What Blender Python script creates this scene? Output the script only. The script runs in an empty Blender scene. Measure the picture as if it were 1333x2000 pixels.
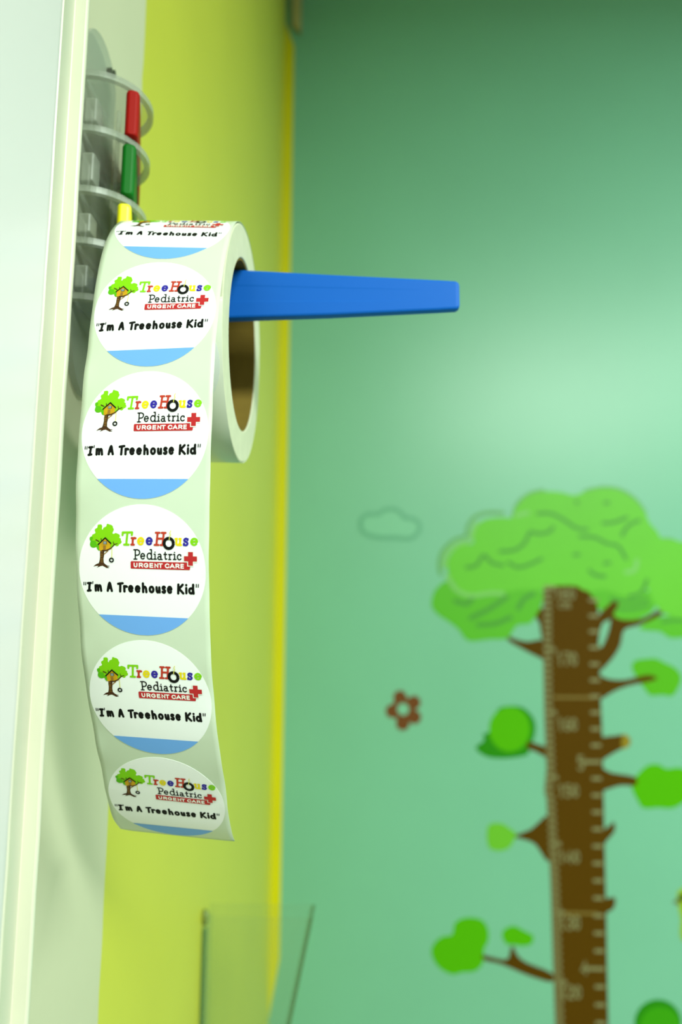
import bpy, bmesh, math, random
import numpy as np
from mathutils import Vector, Matrix
from mathutils.geometry import tessellate_polygon

random.seed(4)
SC = bpy.context.scene
COL = SC.collection
PI = math.pi

# ------------------------------------------------------------------ camera
CAM = np.array([0.1456, 0.0, 1.7451])
PITCH, YAW, ROLL = 0.1452, 0.0307, 0.0045
fwd = np.array([-math.sin(YAW)*math.cos(PITCH), math.cos(YAW)*math.cos(PITCH), math.sin(PITCH)])
r0 = np.array([math.cos(YAW), math.sin(YAW), 0.0])
u0 = np.cross(r0, fwd)
rgt = r0*math.cos(ROLL) + u0*math.sin(ROLL)
upv = np.cross(rgt, fwd)
cd = bpy.data.cameras.new('camera')
cd.lens_unit = 'MILLIMETERS'
cd.sensor_fit = 'VERTICAL'
cd.sensor_height = 36.0
cd.lens = 36.0*1450.0/2000.0
cd.clip_start = 0.01
cam = bpy.data.objects.new('camera', cd)
M = Matrix(((rgt[0], upv[0], -fwd[0], CAM[0]), (rgt[1], upv[1], -fwd[1], CAM[1]), (rgt[2], upv[2], -fwd[2], CAM[2]), (0, 0, 0, 1)))
cam.matrix_world = M
COL.objects.link(cam)
SC.camera = cam
cd.dof.use_dof = True
cd.dof.focus_distance = 0.315
cd.dof.aperture_fstop = 26.1/4.9
cd.dof.aperture_blades = 0

# ------------------------------------------------------------------ world, lamps, exposure
w = bpy.data.worlds.new('room_air')
SC.world = w
w.use_nodes = True
w.node_tree.nodes['Background'].inputs[0].default_value = (0.85, 1.0, 0.83, 1)
w.node_tree.nodes['Background'].inputs[1].default_value = 0.03

def area(name, loc, sx, sy, power, color, target=None):
    l = bpy.data.lights.new(name, 'AREA')
    l.shape = 'RECTANGLE'; l.size = sx; l.size_y = sy
    l.energy = power; l.color = color
    o = bpy.data.objects.new(name, l)
    o.location = loc
    if target is not None:
        d = Vector(target) - Vector(loc)
        o.rotation_euler = d.to_track_quat('-Z', 'Y').to_euler()
    COL.objects.link(o)
    return o
LC = (0.86, 1.0, 0.87)
area('ceiling_and_fill_lamp', (1.15, -1.15, 2.87), 1.2, 0.6, 76.0, LC)
area('ceiling_and_fill_lamp', (1.90, 0.15, 2.87), 0.6, 1.2, 30.0, LC)  # added fill light to brighten the yellow left wall, no known fixture here

SC.view_settings.view_transform = 'Standard'
SC.view_settings.look = 'None'
SC.view_settings.gamma = 1.0
SC.view_settings.use_curve_mapping = False
SC.view_settings.exposure = 0.40
try:
    SC.cycles.use_denoising = True
    SC.cycles.denoiser = 'OPENIMAGEDENOISE'
    SC.cycles.max_bounces = 10
    SC.cycles.transparent_max_bounces = 24
    SC.cycles.caustics_reflective = False
    SC.cycles.caustics_refractive = False
except Exception:
    pass

# ------------------------------------------------------------------ materials
def lin(c):
    return tuple(((x/255.0)/12.92 if x/255.0 <= 0.04045 else ((x/255.0+0.055)/1.055)**2.4) for x in c)
def mat(name, rgb, rough=0.5, spec=0.5, noise=0.0, scale=40.0, bump=0.0, coat=0.0, trans=0.0):
    m = bpy.data.materials.new(name); m.use_nodes = True
    nt = m.node_tree; b = nt.nodes['Principled BSDF']
    c = lin(rgb)
    b.inputs['Base Color'].default_value = (*c, 1)
    b.inputs['Roughness'].default_value = rough
    b.inputs['Specular IOR Level'].default_value = spec
    b.inputs['Coat Weight'].default_value = coat
    if noise > 0 or bump > 0:
        tc = nt.nodes.new('ShaderNodeTexCoord')
        n = nt.nodes.new('ShaderNodeTexNoise'); n.inputs['Scale'].default_value = scale; n.inputs['Detail'].default_value = 5
        nt.links.new(tc.outputs['Object'], n.inputs['Vector'])
        if noise > 0:
            r = nt.nodes.new('ShaderNodeValToRGB')
            r.color_ramp.elements[0].position = 0.3; r.color_ramp.elements[1].position = 0.7
            r.color_ramp.elements[0].color = (*[x*(1-noise) for x in c], 1)
            r.color_ramp.elements[1].color = (*[min(1, x*(1+noise)) for x in c], 1)
            nt.links.new(n.outputs['Fac'], r.inputs['Fac']); nt.links.new(r.outputs['Color'], b.inputs['Base Color'])
        if bump > 0:
            bp = nt.nodes.new('ShaderNodeBump'); bp.inputs['Strength'].default_value = bump; bp.inputs['Distance'].default_value = 0.002
            nt.links.new(n.outputs['Fac'], bp.inputs['Height']); nt.links.new(bp.outputs['Normal'], b.inputs['Normal'])
    return m
def clear(name, rgb, opacity, rough=0.15, tint=(0.93, 0.96, 0.93), edge=0.5):
    """cloudy clear plastic: light passes straight through, a share is scattered, more so at glancing angles"""
    m = bpy.data.materials.new(name); m.use_nodes = True
    nt = m.node_tree; nt.nodes.clear()
    out = nt.nodes.new('ShaderNodeOutputMaterial')
    tr = nt.nodes.new('ShaderNodeBsdfTransparent'); tr.inputs[0].default_value = (*tint, 1)
    pb = nt.nodes.new('ShaderNodeBsdfPrincipled'); pb.inputs['Base Color'].default_value = (*lin(rgb), 1); pb.inputs['Roughness'].default_value = rough
    lw = nt.nodes.new('ShaderNodeLayerWeight'); lw.inputs['Blend'].default_value = 0.35
    mr = nt.nodes.new('ShaderNodeMapRange'); mr.inputs['To Min'].default_value = opacity; mr.inputs['To Max'].default_value = min(1, opacity+edge)
    nt.links.new(lw.outputs['Facing'], mr.inputs['Value'])
    mx = nt.nodes.new('ShaderNodeMixShader')
    nt.links.new(mr.outputs['Result'], mx.inputs['Fac']); nt.links.new(tr.outputs[0], mx.inputs[1]); nt.links.new(pb.outputs[0], mx.inputs[2])
    nt.links.new(mx.outputs[0], out.inputs['Surface'])
    return m

M_GREEN = mat('green_wall_paint', (118, 184, 160), 0.36, 0.65, 0.02, 6.0, 0.03)
M_YELLOW = mat('yellow_wall_paint', (208, 204, 66), 0.40, 0.6, 0.02, 8.0, 0.05)
M_STRIPE = mat('bright_yellow_paint', (216, 206, 8), 0.5, 0.3, 0.02, 8.0, 0.05)
M_WHITE = mat('white_wall_paint', (204, 200, 174), 0.5, 0.4, 0.03, 9.0, 0.08)
M_DOOR = mat('white_door_enamel', (216, 212, 214), 0.35, 0.5, 0.01, 5.0, 0.04)
M_CASING = mat('cream_casing_enamel', (216, 213, 196), 0.35, 0.5, 0.03, 14.0, 0.10)
M_CEIL = mat('ceiling_white', (225, 225, 215), 0.9)
M_FLOOR = mat('floor_vinyl', (150, 148, 136), 0.4, 0.5, 0.05, 3.0)
M_PALE = mat('pale_wall_paint', (140, 145, 135), 0.7)
M_LINER = mat('glossy_liner_paper', (214, 218, 202), 0.28, 0.5, 0.012, 60.0, 0.05)
def thin_paper(m, share):
    """let some light through the sheet, as thin paper does"""
    nt = m.node_tree; b = nt.nodes['Principled BSDF']; out = nt.nodes['Material Output']
    t = nt.nodes.new('ShaderNodeBsdfTranslucent'); t.inputs[0].default_value = b.inputs['Base Color'].default_value
    mx = nt.nodes.new('ShaderNodeMixShader'); mx.inputs['Fac'].default_value = share
    nt.links.new(b.outputs[0], mx.inputs[1]); nt.links.new(t.outputs[0], mx.inputs[2]); nt.links.new(mx.outputs[0], out.inputs['Surface'])
M_TAIL = mat('thin_liner_paper', (219, 230, 209), 0.28, 0.5, 0.0, 60.0, 0.05)
thin_paper(M_TAIL, 0.12)
M_ROLLSIDE = mat('layered_paper_edge', (212, 210, 186), 0.7, 0.3, 0.04, 120.0, 0.1)
M_CARD = mat('brown_cardboard', (122, 100, 40), 0.85, 0.2, 0.10, 70.0)
M_STICK = mat('white_sticker_paper', (250, 250, 254), 0.35, 0.5)
M_SKY = mat('sky_blue_ink', (112, 170, 246), 0.45, 0.3)
M_BLACK = mat('black_ink', (8, 8, 6), 0.6, 0.15)
M_LIME = mat('lime_ink', (132, 206, 4), 0.5, 0.2)
M_LEAF = mat('leaf_ink', (88, 180, 10), 0.5, 0.2)
M_LEAFD = mat('dark_leaf_ink', (60, 160, 20), 0.4)
M_RED = mat('red_ink', (190, 38, 42), 0.5, 0.2)
M_BRICK = mat('brick_red_ink', (192, 56, 36), 0.5, 0.2)
M_INKY = mat('yellow_ink', (236, 212, 4), 0.5, 0.2)
M_NAVY = mat('blue_ink', (46, 34, 160), 0.5, 0.2)
M_WOOD = mat('gold_wood_ink', (206, 156, 20), 0.5, 0.2, 0.1, 400.0)
M_WOODD = mat('dark_wood_ink', (150, 104, 20), 0.4)
M_BARK = mat('bark_ink', (72, 42, 18), 0.5, 0.2, 0.2, 600.0)
M_ROPE = mat('rope_ink', (222, 216, 90), 0.4)
M_PANE = mat('window_grey_ink', (150, 170, 180), 0.4)
M_INKW = mat('white_ink', (250, 250, 246), 0.4)
M_CLEAR = clear('clear_rack_plastic', (200, 206, 196), 0.15, 0.2, (0.975, 0.985, 0.975), 0.16)
M_CLOUDY = clear('cloudy_rack_plastic', (176, 182, 170), 0.30, 0.25, (0.955, 0.965, 0.955), 0.3)
M_ACRYL = clear('clear_acrylic', (150, 165, 130), 0.04, 0.1, (0.975, 0.985, 0.975), 0.10)
M_ACRYLE = clear('acrylic_cut_edge', (100, 130, 95), 0.40, 0.2, (0.8, 0.9, 0.8), 0.3)
M_ARMB = mat('blue_plastic', (0, 94, 196), 0.5, 0.18)
M_ARMR = mat('red_plastic', (160, 8, 1), 0.45, 0.12)
M_ARMG = mat('green_plastic', (0, 104, 20), 0.4, 0.15)
M_ARMY = mat('yellow_plastic', (250, 240, 0), 0.35, 0.5)
M_SCREW = mat('dull_screw_metal', (70, 72, 60), 0.4)
# wall decals
M_TRUNK = mat('brown_decal_vinyl', (84, 56, 0), 0.6, 0.08)
M_TICK = mat('white_decal_marks', (130, 128, 90), 0.5, 0.3)
M_SEAM = mat('faded_decal_seam', (120, 100, 40), 0.5, 0.4)
M_CAN = mat('green_canopy_vinyl', (100, 190, 44), 0.45, 0.4, 0.03, 9.0)
M_CANR = mat('pale_canopy_rim_vinyl', (122, 190, 104), 0.45, 0.4)
M_CANO = mat('faded_canopy_outline_vinyl', (100, 164, 94), 0.45, 0.4)
M_CANL = mat('canopy_line_vinyl', (66, 142, 48), 0.45, 0.4)
M_LOBE = mat('mid_green_vinyl', (84, 176, 28), 0.45, 0.4)
M_CLUMPD = mat('dark_green_vinyl', (38, 132, 8), 0.5, 0.15)
M_CLUMPB = mat('bright_green_vinyl', (80, 172, 0), 0.5, 0.12)
M_CLUMPM = mat('fresh_green_vinyl', (84, 172, 22), 0.5, 0.2)
M_CLUMPP = mat('pale_green_vinyl', (106, 182, 48), 0.5, 0.2)
M_STUB = mat('ochre_vinyl', (140, 118, 0), 0.5, 0.4)
M_CLOUD = mat('teal_outline_vinyl', (98, 166, 140), 0.36, 0.5)
M_CLOUDI = mat('pale_cloud_vinyl', (124, 190, 164), 0.38, 0.5)
M_FLOWER = mat('brown_red_vinyl', (112, 66, 36), 0.6, 0.1)
M_BIRDY = mat('yellow_green_vinyl', (140, 176, 10), 0.5, 0.4)
M_BIRDD = mat('dark_vinyl', (30, 40, 10), 0.5, 0.4)

# ------------------------------------------------------------------ object helpers
def link(name, verts, faces, m, parent=None, origin=(0, 0, 0), smooth=False):
    """one mesh object; verts are given in the room's coordinates, stored about the origin"""
    me = bpy.data.meshes.new(name)
    o3 = np.array(origin, float)
    me.from_pydata([tuple(np.array(v, float)-o3) for v in verts], [], [tuple(f) for f in faces])
    ms = m if isinstance(m, (list, tuple)) else [m]
    for x in ms: me.materials.append(x)
    if smooth:
        me.polygons.foreach_set('use_smooth', [True]*len(me.polygons))
    me.update()
    o = bpy.data.objects.new(name, me)
    COL.objects.link(o)
    if parent is None:
        o.location = origin
    else:
        o.parent = parent
        off = o3 - np.array(WORLD[parent.name])
        o.location = tuple(off)
    WORLD[o.name] = tuple(o3)
    return o
WORLD = {}
def thing(name, label, cat, loc, group=None):
    o = bpy.data.objects.new(name, None); COL.objects.link(o)
    o.empty_display_size = 0.01
    o.location = loc; WORLD[o.name] = tuple(loc)
    o['label'] = label; o['category'] = cat
    if group: o['group'] = group
    return o
def tag(o, label, cat, group=None):
    o['label'] = label; o['category'] = cat
    if group: o['group'] = group
    return o
def struct(o):
    o['kind'] = 'structure'; return o

class MB:
    def __init__(s): s.v = []; s.f = []
    def add(s, v, f):
        n = len(s.v); s.v += [tuple(x) for x in v]; s.f += [tuple(i+n for i in q) for q in f]
    def box(s, a, b):
        x0, y0, z0 = a; x1, y1, z1 = b
        s.add([(x0,y0,z0),(x1,y0,z0),(x1,y1,z0),(x0,y1,z0),(x0,y0,z1),(x1,y0,z1),(x1,y1,z1),(x0,y1,z1)],
              [(0,3,2,1),(4,5,6,7),(0,1,5,4),(1,2,6,5),(2,3,7,6),(3,0,4,7)])
    def prism(s, poly, fn0, fn1):
        """closed slab between two images of a 2-D outline"""
        poly = ccw(poly); n = len(poly)
        tri = tess(poly)
        v = [fn0(p) for p in poly] + [fn1(p) for p in poly]
        f = [(a+n, b+n, c+n) for a, b, c in tri] + [(c, b, a) for a, b, c in tri]
        f += [(i, (i+1) % n, (i+1) % n+n, i+n) for i in range(n)]
        s.add(v, f)
    def loft(s, rings, cap=True):
        n = len(rings[0]); v = [p for r in rings for p in r]; f = []
        for k in range(len(rings)-1):
            for i in range(n):
                f.append((k*n+i, k*n+(i+1) % n, (k+1)*n+(i+1) % n, (k+1)*n+i))
        if cap:
            f.append(tuple(range(n))[::-1]); f.append(tuple((len(rings)-1)*n+i for i in range(n)))
        s.add(v, f)
    def link(s, name, m, parent=None, origin=(0, 0, 0), smooth=False, bevel=0.0, seg=2):
        o = link(name, s.v, s.f, m, parent, origin, smooth)
        if bevel > 0:
            bm = bmesh.new(); bm.from_mesh(o.data); bmesh.ops.recalc_face_normals(bm, faces=bm.faces); bm.to_mesh(o.data); bm.free()
            b = o.modifiers.new('soft_edges', 'BEVEL'); b.width = bevel; b.segments = seg; b.limit_method = 'ANGLE'; b.angle_limit = math.radians(35)
        else:
            bm = bmesh.new(); bm.from_mesh(o.data); bmesh.ops.recalc_face_normals(bm, faces=bm.faces); bm.to_mesh(o.data); bm.free()
        return o
def ccw(p):
    a = sum(p[i][0]*p[(i+1) % len(p)][1]-p[(i+1) % len(p)][0]*p[i][1] for i in range(len(p)))
    return list(p) if a > 0 else list(p)[::-1]
def tess(poly):
    t = tessellate_polygon([[Vector((x, y, 0)) for x, y in poly]])
    out = []
    for a, b, c in t:
        A, B, C_ = poly[a], poly[b], poly[c]
        ar = (B[0]-A[0])*(C_[1]-A[1])-(C_[0]-A[0])*(B[1]-A[1])
        out.append((a, b, c) if ar > 0 else (c, b, a))
    return out
def smoothpoly(p, n=4, closed=True):
    """Catmull-Rom through the points"""
    out = []; m = len(p)
    rng = range(m) if closed else range(m-1)
    for i in rng:
        if closed: a, b, c, d = p[i-1], p[i], p[(i+1) % m], p[(i+2) % m]
        else: a, b, c, d = p[max(i-1, 0)], p[i], p[i+1], p[min(i+2, m-1)]
        for k in range(n):
            t = k/n
            out.append(tuple(0.5*((2*b[j])+(-a[j]+c[j])*t+(2*a[j]-5*b[j]+4*c[j]-d[j])*t*t+(-a[j]+3*b[j]-3*c[j]+d[j])*t**3) for j in (0, 1)))
    if not closed: out.append(tuple(p[-1]))
    return out
def ribbon(pts, wd, caps=True, w_end=None):
    """outline (list of quads+fans as 2-D verts/faces) of a round-ended stroke"""
    P = [np.array(p, float) for p in pts]
    Q = [P[0]]
    for p in P[1:]:
        if np.linalg.norm(p-Q[-1]) > 1e-6: Q.append(p)
    P = Q; n = len(P)
    if n < 2: P = [P[0], P[0]+np.array([1e-4, 0])]; n = 2
    V = []; F = []
    for i in range(n):
        d0 = P[i]-P[i-1] if i > 0 else P[1]-P[0]
        d1 = P[i+1]-P[i] if i < n-1 else d0
        d0 = d0/np.linalg.norm(d0); d1 = d1/np.linalg.norm(d1)
        n0 = np.array([-d0[1], d0[0]]); n1 = np.array([-d1[1], d1[0]])
        m = n0+n1; L = np.linalg.norm(m)
        m = n0 if L < 1e-6 else m/L
        k = 1.0/max(0.55, float(m@n0))
        hw = wd/2 if w_end is None else (wd+(w_end-wd)*i/(n-1))/2
        V += [P[i]+m*hw*k, P[i]-m*hw*k]
        if i: F.append((2*i-1, 2*i+1, 2*i, 2*i-2))
    if caps:
        for (c, d, hw) in ((P[0], P[0]-P[1], wd/2), (P[-1], P[-1]-P[-2], (wd if w_end is None else w_end)/2)):
            d = d/np.linalg.norm(d); nn = np.array([-d[1], d[0]]); b = len(V)
            V.append(c)
            for k in range(7):
                a = -PI/2+PI*k/6
                V.append(c+(d*math.cos(a)+nn*math.sin(a))*hw)
            F += [(b, b+1+k, b+2+k) for k in range(6)]
    return [tuple(x) for x in V], F
def arc(cx, cy, rx, ry, a0, a1, n=12):
    return [(cx+rx*math.cos(math.radians(a0+(a1-a0)*i/n)), cy+ry*math.sin(math.radians(a0+(a1-a0)*i/n))) for i in range(n+1)]

# ------------------------------------------------------------------ the room
YB, XR, YF, ZC = 1.2358, 2.60, -3.6, 2.905
# left wall: white up to the ragged paint line, yellow beyond it
def wall_left():
    rnd = random.Random(11)
    zs = [0.0]
    while zs[-1] < ZC-0.02: zs.append(zs[-1]+rnd.uniform(0.006, 0.02))
    zs[-1] = ZC
    v = []; f = []; mi = []
    ys = []
    for i, z in enumerate(zs):
        y = 0.4378 + 0.0011*math.sin(z*9.0) + rnd.uniform(-0.0007, 0.0007)
        if rnd.random() < 0.06: y += rnd.uniform(0.001, 0.004)
        ys.append(y)
        v += [(0, YF, z), (0, y, z), (0, YB, z)]
    for i in range(len(zs)-1):
        a = 3*i
        f.append((a, a+1, a+4, a+3)); mi.append(0)
        f.append((a+1, a+2, a+5, a+4)); mi.append(1)
    n = len(v)
    v += [(-0.1, YF, 0), (-0.1, YB, 0), (-0.1, YF, ZC), (-0.1, YB, ZC)]
    f.append((n, n+2, n+3, n+1)); mi.append(0)
    o = struct(link('wall_left', v, f, [M_WHITE, M_YELLOW]))
    for p, k in zip(o.data.polygons, mi): p.material_index = k
    return o
wall_left()
# back wall: green, with the yellow paint carried a finger's width round the corner
def wall_back():
    st = 0.0157
    v = [(0, YB, 0), (XR, YB, 0), (XR, YB, ZC), (0, YB, ZC),
         (0.0, YB, 1.140), (st, YB, 1.226), (st+0.0006, YB, 2.1), (st+0.001, YB, 2.80), (0.0, YB, 2.85)]
    f = [(4, 5, 6, 7, 8), (0, 1, 2, 3, 8, 7, 6, 5, 4)]
    n = len(v)
    v += [(0, YB+0.1, 0), (XR, YB+0.1, 0), (XR, YB+0.1, ZC), (0, YB+0.1, ZC)]
    f.append((n, n+3, n+2, n+1))
    o = struct(link('wall_back', v, f, [M_GREEN, M_STRIPE]))
    o.data.polygons[0].material_index = 1
wall_back()
def slab(name, a, b, m):
    k = MB(); k.box(a, b); return struct(k.link(name, m))
slab('floor', (-0.1, YF-0.1, -0.1), (XR+0.1, YB+0.1, 0.0), M_FLOOR)
slab('ceiling', (-0.1, YF-0.1, ZC), (XR+0.1, YB+0.1, ZC+0.1), M_CEIL)
slab('wall_right', (XR, YF, 0), (XR+0.1, YB, ZC), M_PALE)
slab('wall_front', (0, YF-0.1, 0), (XR, YF, ZC), M_PALE)
# door leaf standing proud of the wall, and its cream moulded casing
k = MB()
prof = [(0.0, -0.62), (0.0, 0.2690), (0.0165, 0.2690), (0.0195, 0.2688), (0.0210, 0.2683), (0.0218, 0.2672), (0.0220, 0.2655), (0.0220, -0.62)]
k.loft([[(x+0.0004, y, z) for x, y in prof] for z in (0.02, 2.86)])
struct(k.link('door_1', M_DOOR, bevel=0.0))
k = MB()
prof = [(0.0, 0.2694), (0.0, 0.3072), (0.0120, 0.3068), (0.0160, 0.3056), (0.0178, 0.3040), (0.0184, 0.3022), (0.0184, 0.3012), (0.0181, 0.3005), (0.0176, 0.3002), (0.0130, 0.2998), (0.0126, 0.2996),
        (0.0214, 0.2697), (0.0208, 0.2694)]
zz = [0.0+0.02*i for i in range(146)]
rr = random.Random(3)
rings = []
for z in zz:
    j = rr.uniform(-0.00012, 0.00012)
    rings.append([(max(x+0.0004+(j if x > 0.015 else 0), 0.0002), y+(j if x > 0.015 else 0), min(z, ZC-0.002)) for x, y in prof])
k.loft(rings)
struct(k.link('trim_1', M_CASING, smooth=False))
# cable cover in the top corner, cut off at a slant
k = MB()
k.loft([[(0.0115, YB-0.0005, 2.838), (0.0295, YB-0.0005, 2.822), (0.0295, YB-0.010, 2.822), (0.0145, YB-0.010, 2.838)],
        [(0.0105, YB-0.0005, ZC-0.001), (0.0295, YB-0.0005, ZC-0.001), (0.0295, YB-0.010, ZC-0.001), (0.0110, YB-0.010, ZC-0.001)]])
struct(k.link('trim_2', mat('aged_cream_plastic', (190, 180, 128), 0.6), bevel=0.001))

# ------------------------------------------------------------------ clear swing-arm rack on the left wall
RC = (0.0, 0.356, 1.956)
rack = thing('swing_arm_rack', 'clear plastic wall rack with coloured swing arms, beside the white door casing', 'rack', RC)
def stadium(cy, cz, hw, z0, z1, n=20):
    p = [(cy+hw*math.cos(a), z1-hw*0.85+hw*0.85*math.sin(a)) for a in [PI*i/n for i in range(n+1)]]
    p += [(cy+hw*math.cos(a), z0+hw*1.7+hw*1.7*math.sin(a)) for a in [PI+PI*i/n for i in range(n+1)]]
    return p
k = MB()
k.prism(stadium(0.3610, 1.956, 0.0215, 1.8575, 2.0585), lambda p: (0.0006, p[0], p[1]), lambda p: (0.0036, p[0], p[1]))
k.link('back_plate', M_CLOUDY, rack, RC, bevel=0.0008)
DZ = [2.0199, 1.9897, 1.9570, 1.9297, 1.9010]
DX = [-0.0020, -0.0027, -0.0032, -0.0032, -0.0032]
TH = 0.0027
PC = (0.0062, 0.3615)
RD = 0.0262
for z, dx in zip(DZ, DX):
    PC = (0.0062+dx, 0.3615)
    out = [(0.0040, PC[1]+RD), (0.0040, PC[1]-RD)]
    ring = [(max(PC[0]+RD*math.sin(a), 0.0040), PC[1]-RD*math.cos(a)) for a in [PI*i/28 for i in range(29)]]
    pol = [(0.0040, PC[1]-RD)] + ring + [(0.0040, PC[1]+RD)]
    k = MB()
    k.prism(pol, lambda p: (p[0], p[1], z-TH), lambda p: (p[0], p[1], z))
    d = k.link('divider_disc', M_CLEAR, rack, RC, bevel=0.0005)
    # raised lip round the free edge of the disc
    k = MB()
    rings = []
    for a in [PI*i/32 for i in range(33)]:
        c, s_ = -math.cos(a), math.sin(a)
        rings.append([(max(PC[0]+(RD+dr)*s_, 0.0037), PC[1]+(RD+dr)*c, z+dz) for dr, dz in ((-0.0022, -TH-0.0003), (0.0008, -TH-0.0003), (0.0008, 0.0003), (-0.0022, 0.0003))])
    k.loft(rings)
    k.link('rim', M_CLOUDY, d, RC, smooth=False)
# hinge sleeves between the discs and the pivot post through them
for i in range(4):
    z1, z0 = DZ[i]-TH-0.0006, DZ[i+1]+0.0006
    k = MB(); k.box((0.0040, 0.3385, z0+0.004), (0.0105, 0.3480, z1-0.009)); k.link('hinge_sleeve', M_CLOUDY, rack, RC, bevel=0.001)
k = MB()
k.loft([[(0.0105+0.0013*math.cos(a), 0.3700+0.0013*math.sin(a), z) for a in [2*PI*i/14 for i in range(14)]] for z in (1.8975, 2.0225)])
k.link('pivot_post', M_CLEAR, rack, RC, smooth=True)
for yy, zz_ in ((0.3674, 2.0450), (0.3726, 2.0478)):
    k = MB(); k.loft([[(x, yy+0.0014*math.cos(a), zz_+0.0026*math.sin(a)) for a in [2*PI*i/10 for i in range(10)]] for x in (0.0038, 0.0062)])
    k.link('screw', M_SCREW, rack, RC)

def arm_rings(stations, base, d, zc):
    """stations: (distance along the arm, thickness, top, bottom); d = direction in plan"""
    d = np.array([d[0], d[1]]); d = d/np.linalg.norm(d); n = np.array([-d[1], d[0]])
    rings = []
    for l, t, zt, zb, ch, groove in stations:
        h = t/2
        zm = (zt+zb)/2; hh = (zt-zb)/2
        b = min(ch, h*0.7, hh*0.5)
        sec = [(-h+b, zb), (h-b, zb), (h-b*0.3, zb+b*0.3), (h, zb+b), (h, zm-hh*0.36), (h-groove, zm-hh*0.30), (h-groove, zm+hh*0.30), (h, zm+hh*0.36), (h, zt-b), (h-b*0.3, zt-b*0.3), (h-b, zt),
               (-h+b, zt), (-h+b*0.3, zt-b*0.3), (-h, zt-b), (-h, zm+hh*0.36), (-h+groove, zm+hh*0.30), (-h+groove, zm-hh*0.30), (-h, zm-hh*0.36), (-h, zb+b), (-h+b*0.3, zb+b*0.3)]
        q = np.array(base)+d*l
        rings.append([(q[0]+n[0]*s, q[1]+n[1]*s, z+zc) for s, z in sec])
    return rings
def folded_arm(zdisc_low, m, label, length, dx):
    zb, zt = DZ[zdisc_low]+0.0007, DZ[zdisc_low-1]-TH-0.0009
    zc = (zb+zt)/2; H = (zt-zb)/2
    st = []
    for q in (0.0, 0.2, 0.5, 0.8, 1.0):
        a = q*PI/2
        st.append((0.0031*(1-math.cos(a)), 0.0028+0.0040*math.sin(a), H-0.0012*(1-math.sin(a)), -H+0.0006*(1-math.sin(a)), 0.0014, 0.0))
    st += [(0.020, 0.0068, H, -H, 0.0014, 0.0), (0.026, 0.0066, H, -H, 0.0014, 0.0003), (length*0.9, 0.0052, H*0.82, -H*0.82, 0.0012, 0.0003), (length-0.001, 0.0050, H*0.80, -H*0.80, 0.0012, 0.0), (length, 0.0038, H*0.74, -H*0.74, 0.0008, 0.0)]
    k = MB(); k.loft(arm_rings(st, (0.0284+dx, 0.3443), (-0.27, 0.963), zc))
    o = k.link('swing_arm', m, rack, RC, smooth=False); o['label'] = label
    return o
folded_arm(1, M_ARMR, 'red swing arm folded back to the wall', 0.074, -0.0018)
folded_arm(2, M_ARMG, 'green swing arm folded back to the wall', 0.074, -0.0024)
folded_arm(3, M_ARMY, 'yellow swing arm folded back to the wall', 0.074, -0.0034)
# blue arm swung straight out through the sticker roll
ZA = 1.9157
st = [(0.0, 0.003, 0.0090, -0.0110, 0.0010, 0), (0.0012, 0.0058, 0.0098, -0.0118, 0.0012, 0), (0.003, 0.0066, 0.0100, -0.0120, 0.0012, 0), (0.0248, 0.0066, 0.0100, -0.0120, 0.0012, 0),
      (0.0295, 0.0066, 0.0154, -0.0146, 0.0012, 0), (0.048, 0.0066, 0.0149, -0.0147, 0.0012, 0.0), (0.071, 0.0065, 0.0137, -0.0137, 0.0012, 0.00012), (0.123, 0.0060, 0.0105, -0.0122, 0.0012, 0.00012),
      (0.181, 0.0056, 0.0072, -0.0096, 0.0012, 0.0), (0.184, 0.0056, 0.0070, -0.0094, 0.0012, 0.0), (0.1898, 0.0055, 0.0066, -0.0091, 0.0012, 0), (0.1913, 0.0048, 0.0058, -0.0083, 0.0012, 0), (0.1918, 0.0034, 0.0048, -0.0072, 0.0010, 0)]
k = MB(); k.loft(arm_rings(st, (0.0042, 0.3715), (1.0, 0.0078), ZA))
o = k.link('swing_arm', M_ARMB, rack, RC, smooth=False); o['label'] = 'blue swing arm held straight out from the wall'

# ------------------------------------------------------------------ the sticker roll hanging on the blue arm
ryaw, RXr, RYc, RZc, rtilt = 0.0078, 0.0826, 0.3719, 1.8873, -0.0186
RR, SW = 0.0612, 0.0571
AX = np.array([math.cos(ryaw)*math.cos(rtilt), math.sin(ryaw)*math.cos(rtilt), math.sin(rtilt)])
FW = np.array([-math.sin(ryaw), math.cos(ryaw), 0.0])
UP = np.cross(AX, FW)
C0 = np.array([RXr, RYc, RZc]) - AX*SW/2
# the unrolled tail: tangent angle, twist and sideways drift along its length
S_ON = -0.09
KS = np.array([-.09, -.05, -.01, .03, .07, .11, .15, .19, .22, .245, .265])
KA = np.array([-.09, -.03, .03, .09, .15, .20, .235, .265])
PHI = np.array([S_ON/RR, -0.8207, -0.2796, -0.1933, -0.0005, 0.1662, 0.3233, 0.4540, 0.6266, 0.6692, 0.9104])
TW1 = np.array([-0.0031, 0.0089, 0.1202, 0.0991, 0.1260, 0.1411, 0.0922, 0.0948])
TW2 = np.array([0.0394, 0.0042, -0.0280, -0.0063, -0.0180, -0.0636, 0.0010, -0.0581])
TW2A = np.array([0.0394, 0.0450, 0.0120, -0.0063, -0.0180, -0.0636, 0.0010, -0.0581])
DU, PITCHS, S1 = 0.0016, 0.0567, 0.0123
SD = 0.0545
_ss = np.linspace(S_ON, .28, 661); _ph = np.interp(_ss, KS, PHI); _ds = _ss[1]-_ss[0]
_pm = .5*(_ph[1:]+_ph[:-1])
_y = np.concatenate([[0], np.cumsum(np.sin(_pm))*_ds]) - RR*math.cos(S_ON/RR)
_z = -np.concatenate([[0], np.cumsum(np.cos(_pm))*_ds]) - RR*math.sin(S_ON/RR)
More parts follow.
